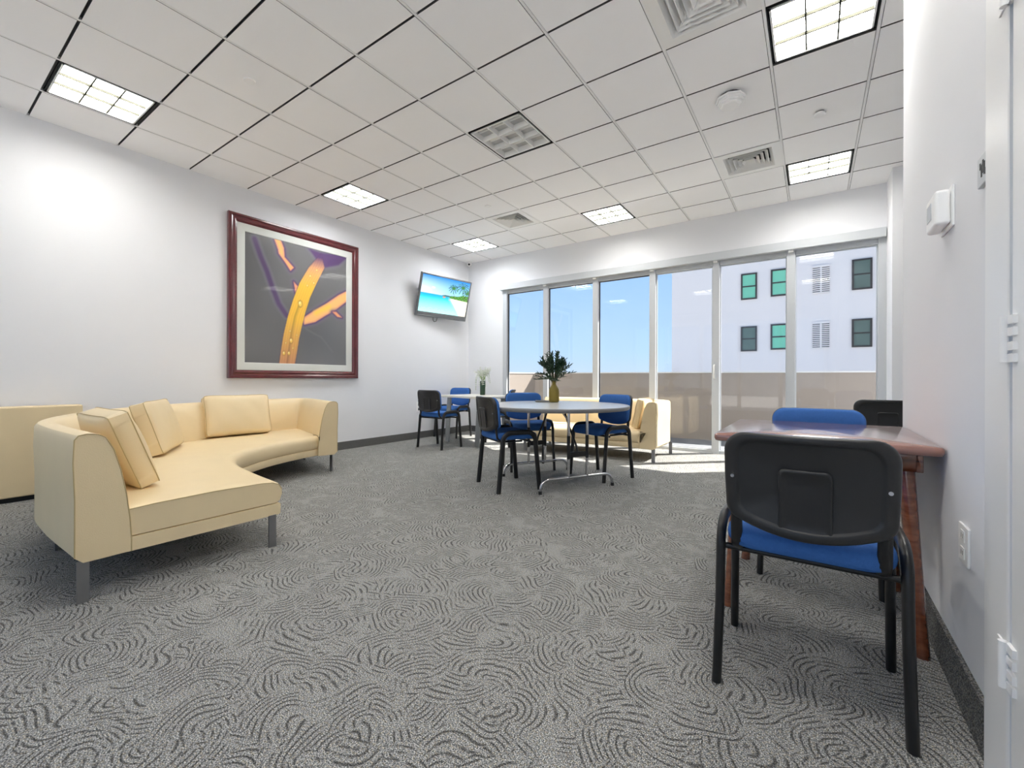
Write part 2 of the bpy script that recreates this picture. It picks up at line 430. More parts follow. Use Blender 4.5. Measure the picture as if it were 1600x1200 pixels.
t = thing('alarm_sounder', 'white ribbed round alarm unit on the ceiling by the large light', 'alarm', (-.56, 3.98, CEIL))
bm = bmesh.new()
lathe(bm, [(0,-.088),(.066,-.088),(.078,-.082),(.078,-.074),(.072,-.072),(.072,-.070),(.092,-.068),(.092,-.058),(.086,-.056),(.086,-.054),(.104,-.052),(.104,-.042),(.098,-.040),(.098,-.038),(.114,-.036),(.114,-.024),(.10,-.02),(0,-.02)], 8)
link('body', bm, M['plate'], t)
bm = bmesh.new(); lathe(bm, [(0,-.02),(.085,-.02),(.085,0),(0,0)], 20); link('mount', bm, M['slot'], t, smooth=True)  # dark neck ring paints the shadow between alarm and ceiling
t = thing('smoke_detector', 'small round white smoke detector between the two right ceiling lights', 'smoke detector', (.044, 4.66, CEIL))
bm = bmesh.new(); lathe(bm, [(0,-.034),(.03,-.034),(.042,-.028),(.045,-.014),(.042,-.012),(0,-.012)], 20); link('body', bm, M['plate'], t, smooth=True)
bm = bmesh.new(); lathe(bm, [(0,-.012),(.034,-.012),(.034,0),(0,0)], 20); link('mount', bm, M['slot'], t, smooth=True)
for (x, y, lb) in ((-3.616, 1.631, 'flat round sprinkler cover on the tile right of the warm left light'), (-3.60, 4.66, 'tiny round sprinkler cover beside the small far air diffuser')):
    bm = bmesh.new(); lathe(bm, [(0,-.008),(.04,-.008),(.043,-.004),(.043,0),(0,0)], 24)
    tag(link('sprinkler_cover', bm, M['plate'], None, smooth=True), lb, 'sprinkler', 'ceiling sprinkler covers').location = (x, y, CEIL)
t = thing('security_camera', 'small white dome camera in the ceiling corner above the television', 'camera', (-5.64, 6.70, CEIL-.05))
bm = bmesh.new(); lathe(bm, [(0,.05),(.05,.05),(.05,.02),(.045,0),(.03,-.025),(0,-.035)], 18); link('housing', bm, M['plate'], t, smooth=True)
bm = bmesh.new(); lathe(bm, [(0,.02),(.018,.015),(.02,0),(.018,-.012),(0,-.018)], 12, (.025,-.035,-.005)); link('lens', bm, M['dark'], t, smooth=True)

# ---------------------------------------------------------------- windows
mull = [(-3.969,-3.874),(-3.015,-2.92),(-2.074,-1.98),(-1.182,-1.087),(-.286,-.19)]
edges = [(-4.86,-4.77)] + mull + [(.632,.71)]
Y0, Y1, PY = YB-.0, YB+.10, YB+.06
for i in range(6):
    x0, x1 = edges[i][1], edges[i+1][0]
    bm = bmesh.new()
    if i == 0: box(bm, edges[0][0], edges[0][1], Y0, Y1, 0, WZ)
    box(bm, edges[i+1][0], edges[i+1][1], Y0-.004, Y1, 0, WZ)
    box(bm, x0, x1, Y0+.01, Y1, 2.675, WZ)
    box(bm, x0, x1, Y0+.01, Y1, 0, .045)
    w = struct(link('window_%d' % (i+1), bm, M['alu'], bevel=.004), None, 'window')
    w['label'] = ['leftmost tall window beside the television corner', 'second tall window from the left, behind the olive vase', 'third tall window from the left, blue sky', 'fourth tall window, where the sky meets the white building', 'fifth tall window, showing green-paned windows opposite', 'rightmost tall window, showing louvre vents opposite'][i]
    bm = bmesh.new()
    for xx in ((x0, x0+.012), (x1-.012, x1)): box(bm, xx[0], xx[1], PY-.012, PY+.012, .045, 2.675)
    box(bm, x0+.012, x1-.012, PY-.012, PY+.012, 2.663, 2.675); box(bm, x0+.012, x1-.012, PY-.012, PY+.012, .045, .057)
    link('gasket', bm, M['gasket'] if i < 3 else M['alu'], w)
    link('pane', BOX(x0+.012, x1-.012, PY-.003, PY+.003, .057, 2.663), M['glass'], w)
    if i == 3:
        bm = bmesh.new(); tube(bm, [(-1.150,Y0-.004,1.26),(-1.150,Y0-.035,1.25),(-1.150,Y0-.042,1.2),(-1.150,Y0-.042,1.13),(-1.150,Y0-.035,1.08),(-1.150,Y0-.004,1.07)], .012, seg=8)
        link('handle', bm, M['white'], w, smooth=True)
struct(link('trim_1', BOX(WX0, WX1, YB-.01, YB+.12, -.01, .006), M['alu']), 'white threshold under the windows', 'trim')
t = thing('blind_cassette', 'long white roller blind cassette above the row of windows', 'window blind', (0, YB, 2.79))
link('cover', BOX(-4.885, .70, -.075, -.001, -.055, .058), M['alu'], t, bevel=.006)
for a, b in mull: link('bracket', BOX(a+.02, b-.02, -.05, -.006, -.08, -.055), M['white'], t)

# ---------------------------------------------------------------- outside
struct(link('ground', BOX(-60, 60, 9.5, 90, -3.2, -3), M['conc']), 'unseen pale ground, set high to bounce sunlight onto the building opposite', 'ground')  # unseen slab, raised so sunlit bounce brightens the shaded building front
struct(link('balcony_floor', BOX(-8, 4, YB+.181, 9.4, -.2, -.03), M['bfloor']), 'grey balcony floor', 'balcony')
def py(x): return 8.1+(x+4.95)*.11
bm = bmesh.new(); r = []
for x in (-4.95, 4.0):
    y = py(x); r.append([(x,y,-.03),(x,y,1.185),(x,y+.2,1.185),(x,y+.2,-.03)])
loft(bm, r)
r = []
for x, y in ((-4.95, py(-4.95)), (-5.45, YB+.181)): r.append([(x,y,-.03),(x,y,1.185),(x-.2,y+.02,1.185),(x-.2,y+.02,-.03)])
loft(bm, r)
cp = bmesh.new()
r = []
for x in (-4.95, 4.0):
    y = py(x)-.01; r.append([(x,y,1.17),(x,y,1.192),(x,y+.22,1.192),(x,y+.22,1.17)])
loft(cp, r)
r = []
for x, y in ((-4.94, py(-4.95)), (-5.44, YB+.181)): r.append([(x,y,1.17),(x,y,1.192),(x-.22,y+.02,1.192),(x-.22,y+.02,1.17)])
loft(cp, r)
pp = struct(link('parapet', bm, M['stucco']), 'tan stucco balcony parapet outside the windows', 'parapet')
link('coping', cp, M['conc'], pp)  # pale cap added to paint the sunlit strip along the parapet top
bm = bmesh.new(); ol = [(-8,YB+.181),(-8,8.1),(-3.2,8.1),(-1.6,7.12),(4,7.0),(4,YB+.181)]
loft(bm, [[(x,y,3.05) for x, y in ol], [(x,y,3.3) for x, y in ol]])
struct(link('balcony_canopy', bm, M['conc']), 'unseen slab over the balcony, outline shaped to shade the left windows', 'balcony')  # unseen overhang inferred from the sun patches, edge shaped to block sun
bd = thing('apartment_building', 'pale stucco building opposite with dark framed windows, seen through the right panes', 'building', (-6.16, 24, -3))
link('wall', BOX(0, 30, 0, 12, 0, 11), M['facade'], bd)
f = 1.2
def bwin(xa, xb, za, zb, pm):
    x0, x1 = f*xa+6.16, f*xb+6.16; z0, z1 = H+3+f*zb, H+3+f*za
    bm = bmesh.new(); w = .07
    box(bm, x0, x0+w, -.06, .0, z0, z1); box(bm, x1-w, x1, -.06, .0, z0, z1)
    box(bm, x0+w, x1-w, -.06, .0, z0, z0+w); box(bm, x0+w, x1-w, -.06, .0, z1-w, z1); zm = (z0+z1)/2; box(bm, x0+w, x1-w, -.05, .0, zm-.03, zm+.03)
    fr = link('window', bm, M['bframe'], bd)
    link('pane', BOX(x0+w, x1-w, -.03, -.02, z0+w, zm-.03), M[pm], fr); link('pane', BOX(x0+w, x1-w, -.03, -.02, zm+.03, z1-w), M[pm], fr)
bwin(-2.41,-1.84,4.27,3.22,'gpane'); bwin(-1.37,-.80,4.30,3.25,'gpane'); bwin(1.14,1.71,4.31,3.22,'gpane2')
bwin(-2.41,-1.84,2.13,1.13,'gpane2'); bwin(-1.37,-.80,2.16,1.16,'gpane'); bwin(1.14,1.71,2.17,1.16,'gpane2')
def bvent(xa, xb, za, zb):
    x0, x1 = f*xa+6.16, f*xb+6.16; z0, z1 = H+3+f*zb, H+3+f*za
    bm = bmesh.new(); xm = (x0+x1)/2
    box(bm, x0, x1, -.01, 0, z0, z1, 1); n = 13; p = (z1-z0-.1)/n
    box(bm, x0, x1, -.06, -.01, z1-.1, z1); box(bm, xm-.03, xm+.03, -.06, -.01, z0, z1-.1)
    for i in range(n): box(bm, x0, x1, -.055, -.015, z0+p*i, z0+p*i+p*.55)
    link('louvre_vent', bm, [M['facade'], M['bframe']], bd)
bvent(-.02,.49,4.26,3.22); bvent(-.02,.49,2.16,1.16)

# ---------------------------------------------------------------- door at right
dr = struct(empty('door_1', (XR, 1.12, 0)), 'white door at the right edge of the photo', 'door')
bm = bmesh.new()
box(bm, -.022, .1, .425, .597, 0, 2.36); box(bm, -.022, .1, -.60, -.44, 0, 2.36); box(bm, -.022, .1, -.44, .425, 2.22, 2.36)
link('door_frame', bm, M['doorw'], dr, bevel=.006)
link('door_leaf', BOX(-.018, .03, -.435, .412, .012, 2.215), M['doorw'], dr, bevel=.004)
for zc in (2.01, 1.157, .38):
    bm = bmesh.new()
    tube(bm, [(-.030, .418, zc-.055), (-.030, .418, zc+.055)], .009, seg=10)
    for k in (-.033, .0, .033): box(bm, -.026, -.0215, .418, .475, zc+k-.013, zc+k+.013)
    for k in (-.045, -.017, .017, .045): box(bm, -.026, -.0175, .375, .418, zc+k-.010, zc+k+.010)
    hg = link('hinge', bm, M['doorw'], dr, smooth=True)

# wall devices on the right wall
def wall_plate(name, label, cat, y0, y1, z0, z1, x=XR):
    t = thing(name, label, cat, (x, (y0+y1)/2, (z0+z1)/2)); return t, (y1-y0)/2, (z1-z0)/2
t, hy, hz = wall_plate('wall_sensor', 'white boxy sensor on the right wall above the wooden table', 'sensor', 2.10, 2.34, 1.60, 1.745)
link('back_plate', BOX(-.008, 0, -.085, .085, -hz, hz), M['plate'], t, bevel=.004)
bm = bmesh.new(); box(bm, -.05, -.008, -.075, .075, -hz+.01, hz-.01); link('cover', bm, M['plate'], t, bevel=.012, seg=3)
link('display', BOX(-.0515, -.0500, -.02, .05, -.025, .035), M['alu'], t)
t, hy, hz = wall_plate('room_sign', 'small grey plate with dark raised mark beside the door frame', 'sign', 1.73, 1.83, 1.615, 1.70)
link('plate', BOX(-.012, 0, -hy, hy, -hz, hz), M['alu'], t, bevel=.002)
bm = bmesh.new()
for (a, b, c, d) in ((-.02,-.012,-.02,.016),(-.008,.0,-.012,.024),(.002,.016,.006,.014),(.006,.013,-.02,.004),(-.03,-.024,-.024,-.006),(.018,.024,.004,.022)): box(bm, -.0135, -.012, a, b, c, d)
link('mark', bm, M['slot'], t)
t, hy, hz = wall_plate('wall_outlet', 'white double socket plate low on the right wall behind the wooden table leg', 'outlet', 1.94, 2.05, .468, .592)
link('plate', BOX(-.007, 0, -hy, hy, -hz, hz), M['plate'], t, bevel=.003)
for s in (-1, 1):
    so = link('socket', BOX(-.009, -.007, -.02, .02, s*.027-.018, s*.027+.018), M['white'], t, bevel=.001)
    bm = bmesh.new()
    for y in (-.008, .008): box(bm, -.0095, -.009, y-.0015, y+.0015, s*.027-.006, s*.027+.008)
    link('slot', bm, M['slot'], so)
t, hy, hz = wall_plate('wall_outlet', 'small white socket plate low on the left wall by the black backed chair', 'outlet', 5.36, 5.47, .47, .645, XL)
link('plate', BOX(0, .007, -hy, hy, -hz, hz), M['plate'], t, bevel=.003)
for s in (-1, 1): link('socket', BOX(.007, .009, -.022, .022, s*.04-.022, s*.04+.022), M['slot'], t)

# ---------------------------------------------------------------- framed picture
def sdf(P, poly):
    poly = np.array(poly, float); n = len(poly); d = np.full(P.shape[0], 1e9); ins = np.zeros(P.shape[0], bool)
    for i in range(n):
        a, b = poly[i], poly[(i+1) % n]; e = b-a; w = P-a
        t = np.clip((w@e)/(e@e+1e-12), 0, 1); q = w-np.outer(t, e); d = np.minimum(d, (q*q).sum(1))
        c = ((a[1] <= P[:,1]) != (b[1] <= P[:,1])) & (P[:,0] < a[0]+(P[:,1]-a[1])*(b[0]-a[0])/((b[1]-a[1]) if abs(b[1]-a[1]) > 1e-9 else 1e-9))
        ins ^= c
    d = np.sqrt(d); return np.where(ins, -d, d)
def sdl(P, pts):
    pts = np.array(pts, float); d = np.full(P.shape[0], 1e9)
    for a, b in zip(pts, pts[1:]):
        e = b-a; w = P-a; t = np.clip((w@e)/(e@e), 0, 1); q = w-np.outer(t, e); d = np.minimum(d, (q*q).sum(1))
    return np.sqrt(d)
def lin(c):
    c = np.array(c, float)/255; return np.where(c <= .04045, c/12.92, ((c+.055)/1.055)**2.4)
def smooth(d, w): return np.clip(.5-d/w, 0, 1)
def color_grid(name, w, h, nx, ny, func, material, parent):
    """flat picture in the local xz plane, facing -y, coloured per point"""
    bm = bmesh.new(); V = [[bm.verts.new((-w/2+w*i/nx, 0, -h/2+h*j/ny)) for i in range(nx+1)] for j in range(ny+1)]
    for j in range(ny):
        for i in range(nx): bm.faces.new((V[j][i], V[j][i+1], V[j+1][i+1], V[j+1][i]))
    me = bpy.data.meshes.new(name); bm.to_mesh(me); bm.free(); me.materials.append(material)
    co = np.zeros(len(me.vertices)*3); me.vertices.foreach_get('co', co); co = co.reshape(-1, 3)
    P = np.stack([co[:,0]/w+.5, co[:,2]/h+.5], 1)
    col = func(P); at = me.color_attributes.new('Col', 'FLOAT_COLOR', 'POINT')
    at.data.foreach_set('color', np.concatenate([np.clip(col, 0, 1), np.ones((len(col), 1))], 1).astype(np.float32).ravel())
    o = bpy.data.objects.new(name, me); C.objects.link(o); o.parent = parent; return o
def art(P):
    asp = np.array([1.385, 1.58])
    Q = P*asp
    def pg(l): return sdf(Q, np.array(l)*asp)
    u, v = P[:,0], P[:,1]
    base = np.outer(np.ones(len(P)), lin((106,106,107)))
    sh = .12*np.sin(3.1*u+5*v+1.5*np.sin(4*v))+.10*np.sin(7*u-4*v+2)
    base = base*(1+sh[:,None])*(1-.25*np.clip(.5-u, 0, 1)[:,None])
    col = base
    def over(col, c, a): return col*(1-a[:,None]) + (lin(c) if not isinstance(c, np.ndarray) else c)*a[:,None]
    main = [(.714,.979),(.584,.83),(.492,.683),(.429,.533),(.379,.387),(.342,.246),(.319,.128),(.301,.006),(.295,-.05),(.445,-.05),(.449,.01),(.468,.103),(.487,.213),(.519,.336),(.552,.449),(.598,.577),(.666,.71),(.75,.86)]
    br = [(.525,.391),(.625,.457),(.765,.541),(.912,.641),(1.05,.714),(1.05,.626),(.867,.495),(.765,.438),(.653,.37),(.539,.337)]
    up = [(.25,1.004),(.304,1.02),(.34,.946),(.347,.873),(.434,.803),(.403,.771),(.353,.831),(.292,.893),(.286,.924)]
    vein = np.array([(.08,.961),(.13,.84),(.187,.728),(.234,.612),(.293,.484),(.367,.397)])*asp
    sl = [(.434,.685),(.473,.653),(.454,.59)]
    pb = [(.576,.996),(.707,.983),(1.03,1.02),(.911,.913),(.764,.863),(.679,.904)]
    bud = [(.838,.48),(.882,.485),(.951,.439),(.898,.439)]
    dv = sdl(Q, vein)
    col = over(col, (128,124,140), .55*smooth(dv-.05, .05)); col = over(col, (76,54,96), .9*smooth(dv-.032, .03))
    dp = pg(pb); col = over(col, (120,116,132), .5*smooth(dp-.03, .05)); col = over(col, (84,58,104), .95*smooth(dp-.0, .03))
    streak = sdl(Q, np.array([(.56,.30),(.72,.24),(.84,.12)])*asp); col = over(col, (130,130,130), .35*smooth(streak-.006, .03))
    streak = sdl(Q, np.array([(.93,.72),(.99,.9)])*asp); col = over(col, (118,118,120), .3*smooth(streak-.006, .04))
    for pl, c in ((up, (248,186,104)), (sl, (244,170,110)), (br, (248,192,118)), (bud, (244,176,110))):
        d = pg(pl); col = over(col, (118,108,128), .5*smooth(d-.045, .05)); col = over(col, (82,54,100), .95*smooth(d-.02, .025)); col = over(col, (236,158,124), smooth(d, .015)); col = over(col, c, smooth(d+.018, .03))
    d = sdl(Q, np.array([(.66,.45),(.80,.52)])*asp); col = over(col, (252,208,60), .8*smooth(d-.03, .06))
    d = pg(main)
    vv = np.clip(v, 0, 1)[:,None]
    c1, c2, c3 = lin((196,140,100)), lin((238,186,62)), lin((206,150,112))
    mc = np.where(vv < .45, c1+(c2-c1)*np.clip(vv/.38, 0, 1), c2+(c3-c2)*np.clip((vv-.66)/.2, 0, 1))
    mc = mc + (lin((84,58,104))-mc)*np.clip((vv-.84)/.1, 0, 1)
    mid = np.interp(v, [0,.1,.25,.4,.55,.7,.86,1], [.375,.39,.415,.45,.51,.575,.67,.73])
    rib = np.exp(-((u-mid)/.012)**2)*(v < .5)*.35
    fib = .06*np.sin((u-mid)*260)
    mc = mc*(1-rib+fib)[:,None]
    col = over(col, (80,56,84), .8*smooth(d-.008, .02)); col = over(col, mc, smooth(d, .012))
    for x, y, r in ((.499,.509,.038),(.411,.192,.03),(.343,.085,.024),(.39,.087,.022),(.571,.673,.014),(.668,.823,.013),(.638,.705,.016),(.60,.76,.016),(.4,.27,.012),(.465,.24,.01),(.36,.17,.01),(.43,.13,.01)):
        q = Q-np.array((x, y))*asp; q = q*np.array((1.15,.75)); dd = np.sqrt((q*q).sum(1))
        col = over(col, (150,104,50), .8*smooth(dd-r, .012)); col = over(col, (240,206,96), smooth(dd-r*.72, .012)); col = over(col, (255,246,190), smooth(np.sqrt(((q-np.array((-.2*r,.25*r)))**2).sum(1))-r*.3, .01))
    return col
PYc, PZc, PW, PH = 3.228, 2.052, 1.80, 1.99
t = thing('framed_picture', 'large mahogany framed photo print of a yellow leaf on the left wall', 'picture', (XL, PYc, PZc), PI/2)
def frame_ring(w, h, prof):
    """mitred moulding: prof = [(inset, depth)], local xz plane facing -y"""
    bm = bmesh.new(); R = []
    for ins, d in prof:
        R.append([bm.verts.new((sx*(w/2-ins), -d, sz*(h/2-ins))) for sx, sz in ((-1,-1),(1,-1),(1,1),(-1,1))])
    for a, b in zip(R, R[1:]):
        for k in range(4): bm.faces.new((a[k], a[(k+1)%4], b[(k+1)%4], b[k]))
    return bm
link('frame', frame_ring(PW, PH, [(0,.002),(0,.045),(.008,.055),(.028,.055),(.034,.045),(.05,.040),(.07,.046),(.082,.042),(.092,.030),(.1,.028),(.1,.002)]), M['frame'], t)
link('mat_border', frame_ring(PW-.2, PH-.2, [(0,.012),(0,.026),(.004,.028),(.088,.024),(.094,.018),(.094,.012)]), M['matb'], t)
o = color_grid('print', PW-.385, PH-.385, 150, 168, art, M['art'], t); o.location = (0, -.016, 0)
link('backing', BOX(-PW/2+.02, PW/2-.02, -.012, -.001, -PH/2+.02, PH/2-.02), M['gasket'], t)

# ---------------------------------------------------------------- television
def beach(P):
    u, v = P[:,0], P[:,1]; n = len(P)
    asp = np.array((1.6, 1.0)); Q = P*asp
    def over(col, c, a): return col*(1-a[:,None]) + (lin(c) if not isinstance(c, np.ndarray) else c)*a[:,None]
    t = np.clip((v-.52)/.48, 0, 1)[:,None]; lf = np.clip(1-u*1.6, 0, 1)[:,None]
    col = lin((150,205,240)) + (lin((10,120,215))-lin((150,205,240)))*t
    col = col + (lin((215,230,248))-col)*(lf*(1-t)*.9)
    cl = np.sqrt(((Q-np.array((.38,.69)))*np.array((1,2.2)))**2 @ np.ones(2)); col = over(col, (250,252,255), .9*smooth(cl-.035, .09))
    cl = np.sqrt(((Q-np.array((.12,.62)))*np.array((.6,1.6)))**2 @ np.ones(2)); col = over(col, (235,240,250), .6*smooth(cl-.06, .2))
    hor = .515 + 0*u
    ts = np.clip((hor-v)/.5, 0, 1)[:,None]
    sea = lin((0,140,190)) + (lin((40,205,225))-lin((0,140,190)))*np.clip(ts*3, 0, 1); sea = sea + (lin((170,240,240))-sea)*np.clip(ts*1.3-.25, 0, 1)
    rip = np.sin(60*v+12*np.sin(9*u)+8*u)*np.sin(38*u+25*np.sin(14*v)); sea = sea*(1+.16*rip[:,None]*np.clip(ts*2, 0, 1))
    col = np.where((v < hor)[:,None], sea, col)
    sand = [(.62,.47),(1.1,.44),(1.1,-.1),(.9,-.1),(.80,.12),(.70,.30),(.64,.40)]
    d = sdf(P, sand); col = over(col, (150,235,235), .8*smooth(d-.03, .06)); col = over(col, (238,222,196), smooth(d, .03))
    hills = [(.42,.515),(.5,.545),(.58,.54),(.64,.53),(.62,.50),(.45,.50)]; col = over(col, (50,90,90), smooth(sdf(P, hills), .015))
    trees = [(.58,.47),(.62,.545),(.7,.55),(.78,.56),(.86,.6),(1.1,.62),(1.1,.43),(.8,.45)]; d = sdf(P, trees); k = .5+.5*np.sin(90*u)*np.sin(70*v+3)
    tr = lin((20,80,25))+(lin((90,150,40))-lin((20,80,25)))*k[:,None]; col = over(col, tr, smooth(d, .02))
    for x, y, a, b in ((.48,.475,.03,.02),(.60,.42,.02,.012)):
        dd = np.sqrt(((P-np.array((x,y)))/np.array((a,b)))**2 @ np.ones(2)); col = over(col, (196,130,84), smooth(dd-1, .4))
    for (x0, y0, x1, y1, s) in ((.70,.50,.655,.76,.15),(.93,.48,.86,.82,.21),(1.0,.45,.98,.68,.17)):
        d = sdl(Q, np.array([(x0,y0),((x0+x1)/2-.01,(y0+y1)/2),(x1,y1)])*asp); col = over(col, (96,70,40), smooth(d-.006, .008))
        for kk in range(11):
            a = kk*2*PI/11+.2; e = np.array((x1,y1))*asp+s*np.array((math.cos(a)*1.1, math.sin(a)*.8-.15)); m_ = np.array((x1,y1))*asp+s*np.array((math.cos(a)*.6, math.sin(a)*.5+.14))
            d = sdl(Q, [np.array((x1,y1))*asp, m_, e]); col = over(col, (18,74,20) if kk % 2 else (54,120,30), smooth(d-.012, .014))
    return col
x_ = Vector((.155, 1.15, 0)).normalized(); z_ = Vector((.185, -.04, .732)); z_ = (z_-x_*z_.dot(x_)).normalized(); y_ = z_.cross(x_)
tv = thing('television', 'flat screen television showing a palm beach, tilted on a wall bracket', 'television')
tv.matrix_world = Matrix(((x_.x,y_.x,z_.x,-5.50),(x_.y,y_.y,z_.y,5.85),(x_.z,y_.z,z_.z,2.526),(0,0,0,1)))
tw, th = 1.15, .755
link('casing', BOX(-tw/2, tw/2, .004, .04, -th/2, th/2), M['silver'], tv, bevel=.006)
link('bezel', frame_ring(tw, th, [(0,-.006),(0,.006),(.006,.010),(.022,.010),(.03,.002),(.03,-.006)]), M['silver'], tv)
link('lower_trim', BOX(-tw/2+.03, tw/2-.03, -.006, .006, -th/2+.028, -th/2+.085), M['silver'], tv, bevel=.004)
o = color_grid('screen', tw-.06, th-.117, 150, 96, beach, M['screen'], tv); o.location = (0, -.001, .0285)
bm = bmesh.new(); box(bm, -.05, .05, .04, .10, .02, .14); box(bm, -.02, .02, .09, .13, .06, .1); link('wall_arm', bm, M['tube'], tv)
bm = bmesh.new(); tube(bm, [(-.18,.02,-.375),(-.17,.02,-.43),(-.13,.03,-.455),(-.09,.03,-.44),(-.08,.03,-.375)], .006, seg=6); link('cable', bm, M['tube'], tv, smooth=True)

# ---------------------------------------------------------------- chairs
def make_chair(root):
    # tubular hoops: each half is a leg
    def bend(p): return p
    for sx in (-1, 1):
        X = sx*.25
        for sy in (-1, 1):
            pts = [(X+sx*.006, sy*.215, 0), (X, sy*.187, .30), (X, sy*.172, .46)]
            pts += [(X, sy*(.082+.09*math.cos(a)), .463+.09*math.sin(a)) for a in [PI/2*i/7 for i in range(1, 8)]] + [(X, 0, .553)]
            bm = bmesh.new(); tube(bm, pts, .0155, .0235, seg=14, up=(1,0,0)); link('leg', bm, M['tube'], root, smooth=True)
    for y in (-.155, .12):
        bm = bmesh.new(); tube(bm, [(-.245,y,.462),(.245,y,.462)], .011, seg=8); link('cross_rail', bm, M['tube'], root, smooth=True)
    # upholstered seat
    ol = rrect(.232, .222, .075, 8, 0, .005)
    def sf(u, v, h):
        z = h - .018*max(0, (v-.12)/.11)**2 + .012*(u/.23)**2
        return (u, v, z)
    bm = bmesh.new()
    rings_mesh(bm, ol, [(0,.474),(.9,.474),(.96,.478),(.99,.490),(1,.507),(.985,.526),(.95,.538),(.85,.545),(.5,.541),(0,.537)], sf, (0,.005))
    link('seat', bm, M['fabric'], root, smooth=True, auto=70)
    # backrest outline (x, z), bottom edge bowed down
    ol = []
    raw = rrect(.229, .14, .066, 8, 0, .745)[:18] + rrect(.229, .14, .030, 8, 0, .745)[18:]; den = []
    for p, q in zip(raw, raw[1:]+raw[:1]):
        m_ = max(1, int(math.hypot(q[0]-p[0], q[1]-p[1])/.022))
        den += [(p[0]+(q[0]-p[0])*j/m_, p[1]+(q[1]-p[1])*j/m_) for j in range(m_)]
    for u, v in den:
        if v < .70: v = v - (.002 + .052*(1-(u/.229)**2))*min(1, (.70-v)/.09)
        u *= 1 - .02*max(0, (.745-v))/.14
        ol.append((u, v))
    def bf(u, v, h): return (u, -.205 - .12*(v-.6) - .045*(1-(u/.23)**2) + h, v)
    bm = bmesh.new()
    rings_mesh(bm, ol, [(0,.012),(.97,.012),(1,.006),(1,-.010),(.985,-.018),(.95,-.021),(.86,-.021),(.835,-.0185),(.815,-.012),(.8,-.011),(0,-.011)], bf, (0,.74))
    sh = link('back_shell', bm, M['plastic'], root, smooth=True, auto=80)
    bm = bmesh.new(); c = rrect(.070, .108, .018, 4, 0, .672)
    rings_mesh(bm, c, [(1,-.010),(.98,-.0165),(.94,-.018),(.9,-.018),(.86,-.0145),(.5,-.0145),(0,-.0145)], bf, (0,.672))
    link('raised_panel', bm, M['plastic'], sh, smooth=True, auto=80)
    for sx in (-1, 1):
        p = Vector(bf(sx*.203, .735, -.021)); bm = bmesh.new()
        tube(bm, [p, p+Vector((0,-.003,0))], .006, seg=10); link('screw', bm, M['chrome'], sh, smooth=True)
    bm = bmesh.new()
    rings_mesh(bm, ol, [(0,.012),(.975,.012),(.99,.020),(.985,.032),(.96,.041),(.88,.048),(.6,.050),(0,.050)], bf, (0,.74))
    link('back_pad', bm, M['fabric'], root, smooth=True, auto=80)
    for sx in (-1, 1):
        bm = bmesh.new(); tube(bm, [(sx*.195,.05,.466),(sx*.195,-.12,.466),(sx*.195,-.175,.475),(sx*.195,-.205,.505),(sx*.195,-.212,.56),(sx*.195,-.219,.66),(sx*.195,-.227,.74)], .018, .009, seg=10, up=(1,0,0))
        link('back_post', bm, M['tube'], root, smooth=True)
chairs = [
    ((-.020,1.897), (0,1), 'black backed chair with blue seat nearest the viewer, in front of the wooden table'),
    ((.02,2.96), (0,-1), 'blue padded chair on the far side of the wooden table'),
    ((.525,5.2), (0,1), 'black backed chair half hidden by the right wall near the pilaster'),
    ((-4.73,4.92), (.02,1), 'black backed chair at the small cream table by the left wall'),
    ((-5.41,5.97), (.05,-1), 'blue chair in the room corner behind the small cream table'),
    ((-2.475,3.545), (.5,.86), 'black backed blue seated chair at the near left of the round table'),
    ((-2.78,4.395), (.74,-.66), 'blue chair behind the round table left of the olive vase'),
    ((-1.90,4.49), (-.37,-.93), 'blue chair at the right of the round table in front of the far sofa'),
    ((-4.14,5.61), (-.85,-.53), 'mostly hidden blue chair at the right end of the small cream table'),
]
proto = None
for (x, y), d, lb in chairs:
    if proto is None:
        proto = c = empty('stacking_chair'); make_chair(proto)
    else: c = copy_tree(proto)
    c.location = (x, y, 0); c.rotation_euler = (0, 0, math.atan2(-d[0], d[1]))
    tag(c, lb, 'chair', 'blue and black stacking chairs')

# ---------------------------------------------------------------- wooden table
t = thing('wooden_table', 'glossy cherry wood table standing against the right wall', 'table', (.010, 2.66, 0))
bm = bmesh.new(); ol = rrect(.390, .44, .02, 4)
rings_mesh(bm, ol, [(0,.772),(.97,.772),(.99,.776),(1,.786),(1,.798),(.993,.806),(.98,.81),(0,.81)], lambda u, v, h: (u, v, h))
link('tabletop', bm, M['woodtop'], t, smooth=True, auto=40)
bm = bmesh.new()
for s in (-1, 1):
    e = sorted((s*.335, s*.315)); box(bm, e[0], e[1], -.40, .40, .705, .772)
    e = sorted((s*.40, s*.38)); box(bm, -.315, .315, e[0], e[1], .705, .772)
link('apron', bm, M['wood'], t, bevel=.003)
for sx in (-1, 1):
    for sy in (-1, 1):
        bm = bmesh.new(); tx, ty = sx*.285, sy*.345; bx, by = sx*.335, sy*.385-(.0 if sy < 0 else .12)
        R = []
        for k in range(7):
            q = k/6; r = .021+.009*q if k else .024
            R.append([(bx+(tx-bx)*q+r*math.cos(2*PI*j/12), by+(ty-by)*q+r*math.sin(2*PI*j/12), .772*q) for j in range(12)])
        loft(bm, R); link('leg', bm, M['wood'], t, smooth=True)
        bm = bmesh.new(); box(bm, tx-sx*.02-.012, tx-sx*.02+.012, ty-sy*.03-.003, ty-sy*.03+.003, .66, .772); link('bracket', bm, M['chrome'], t)

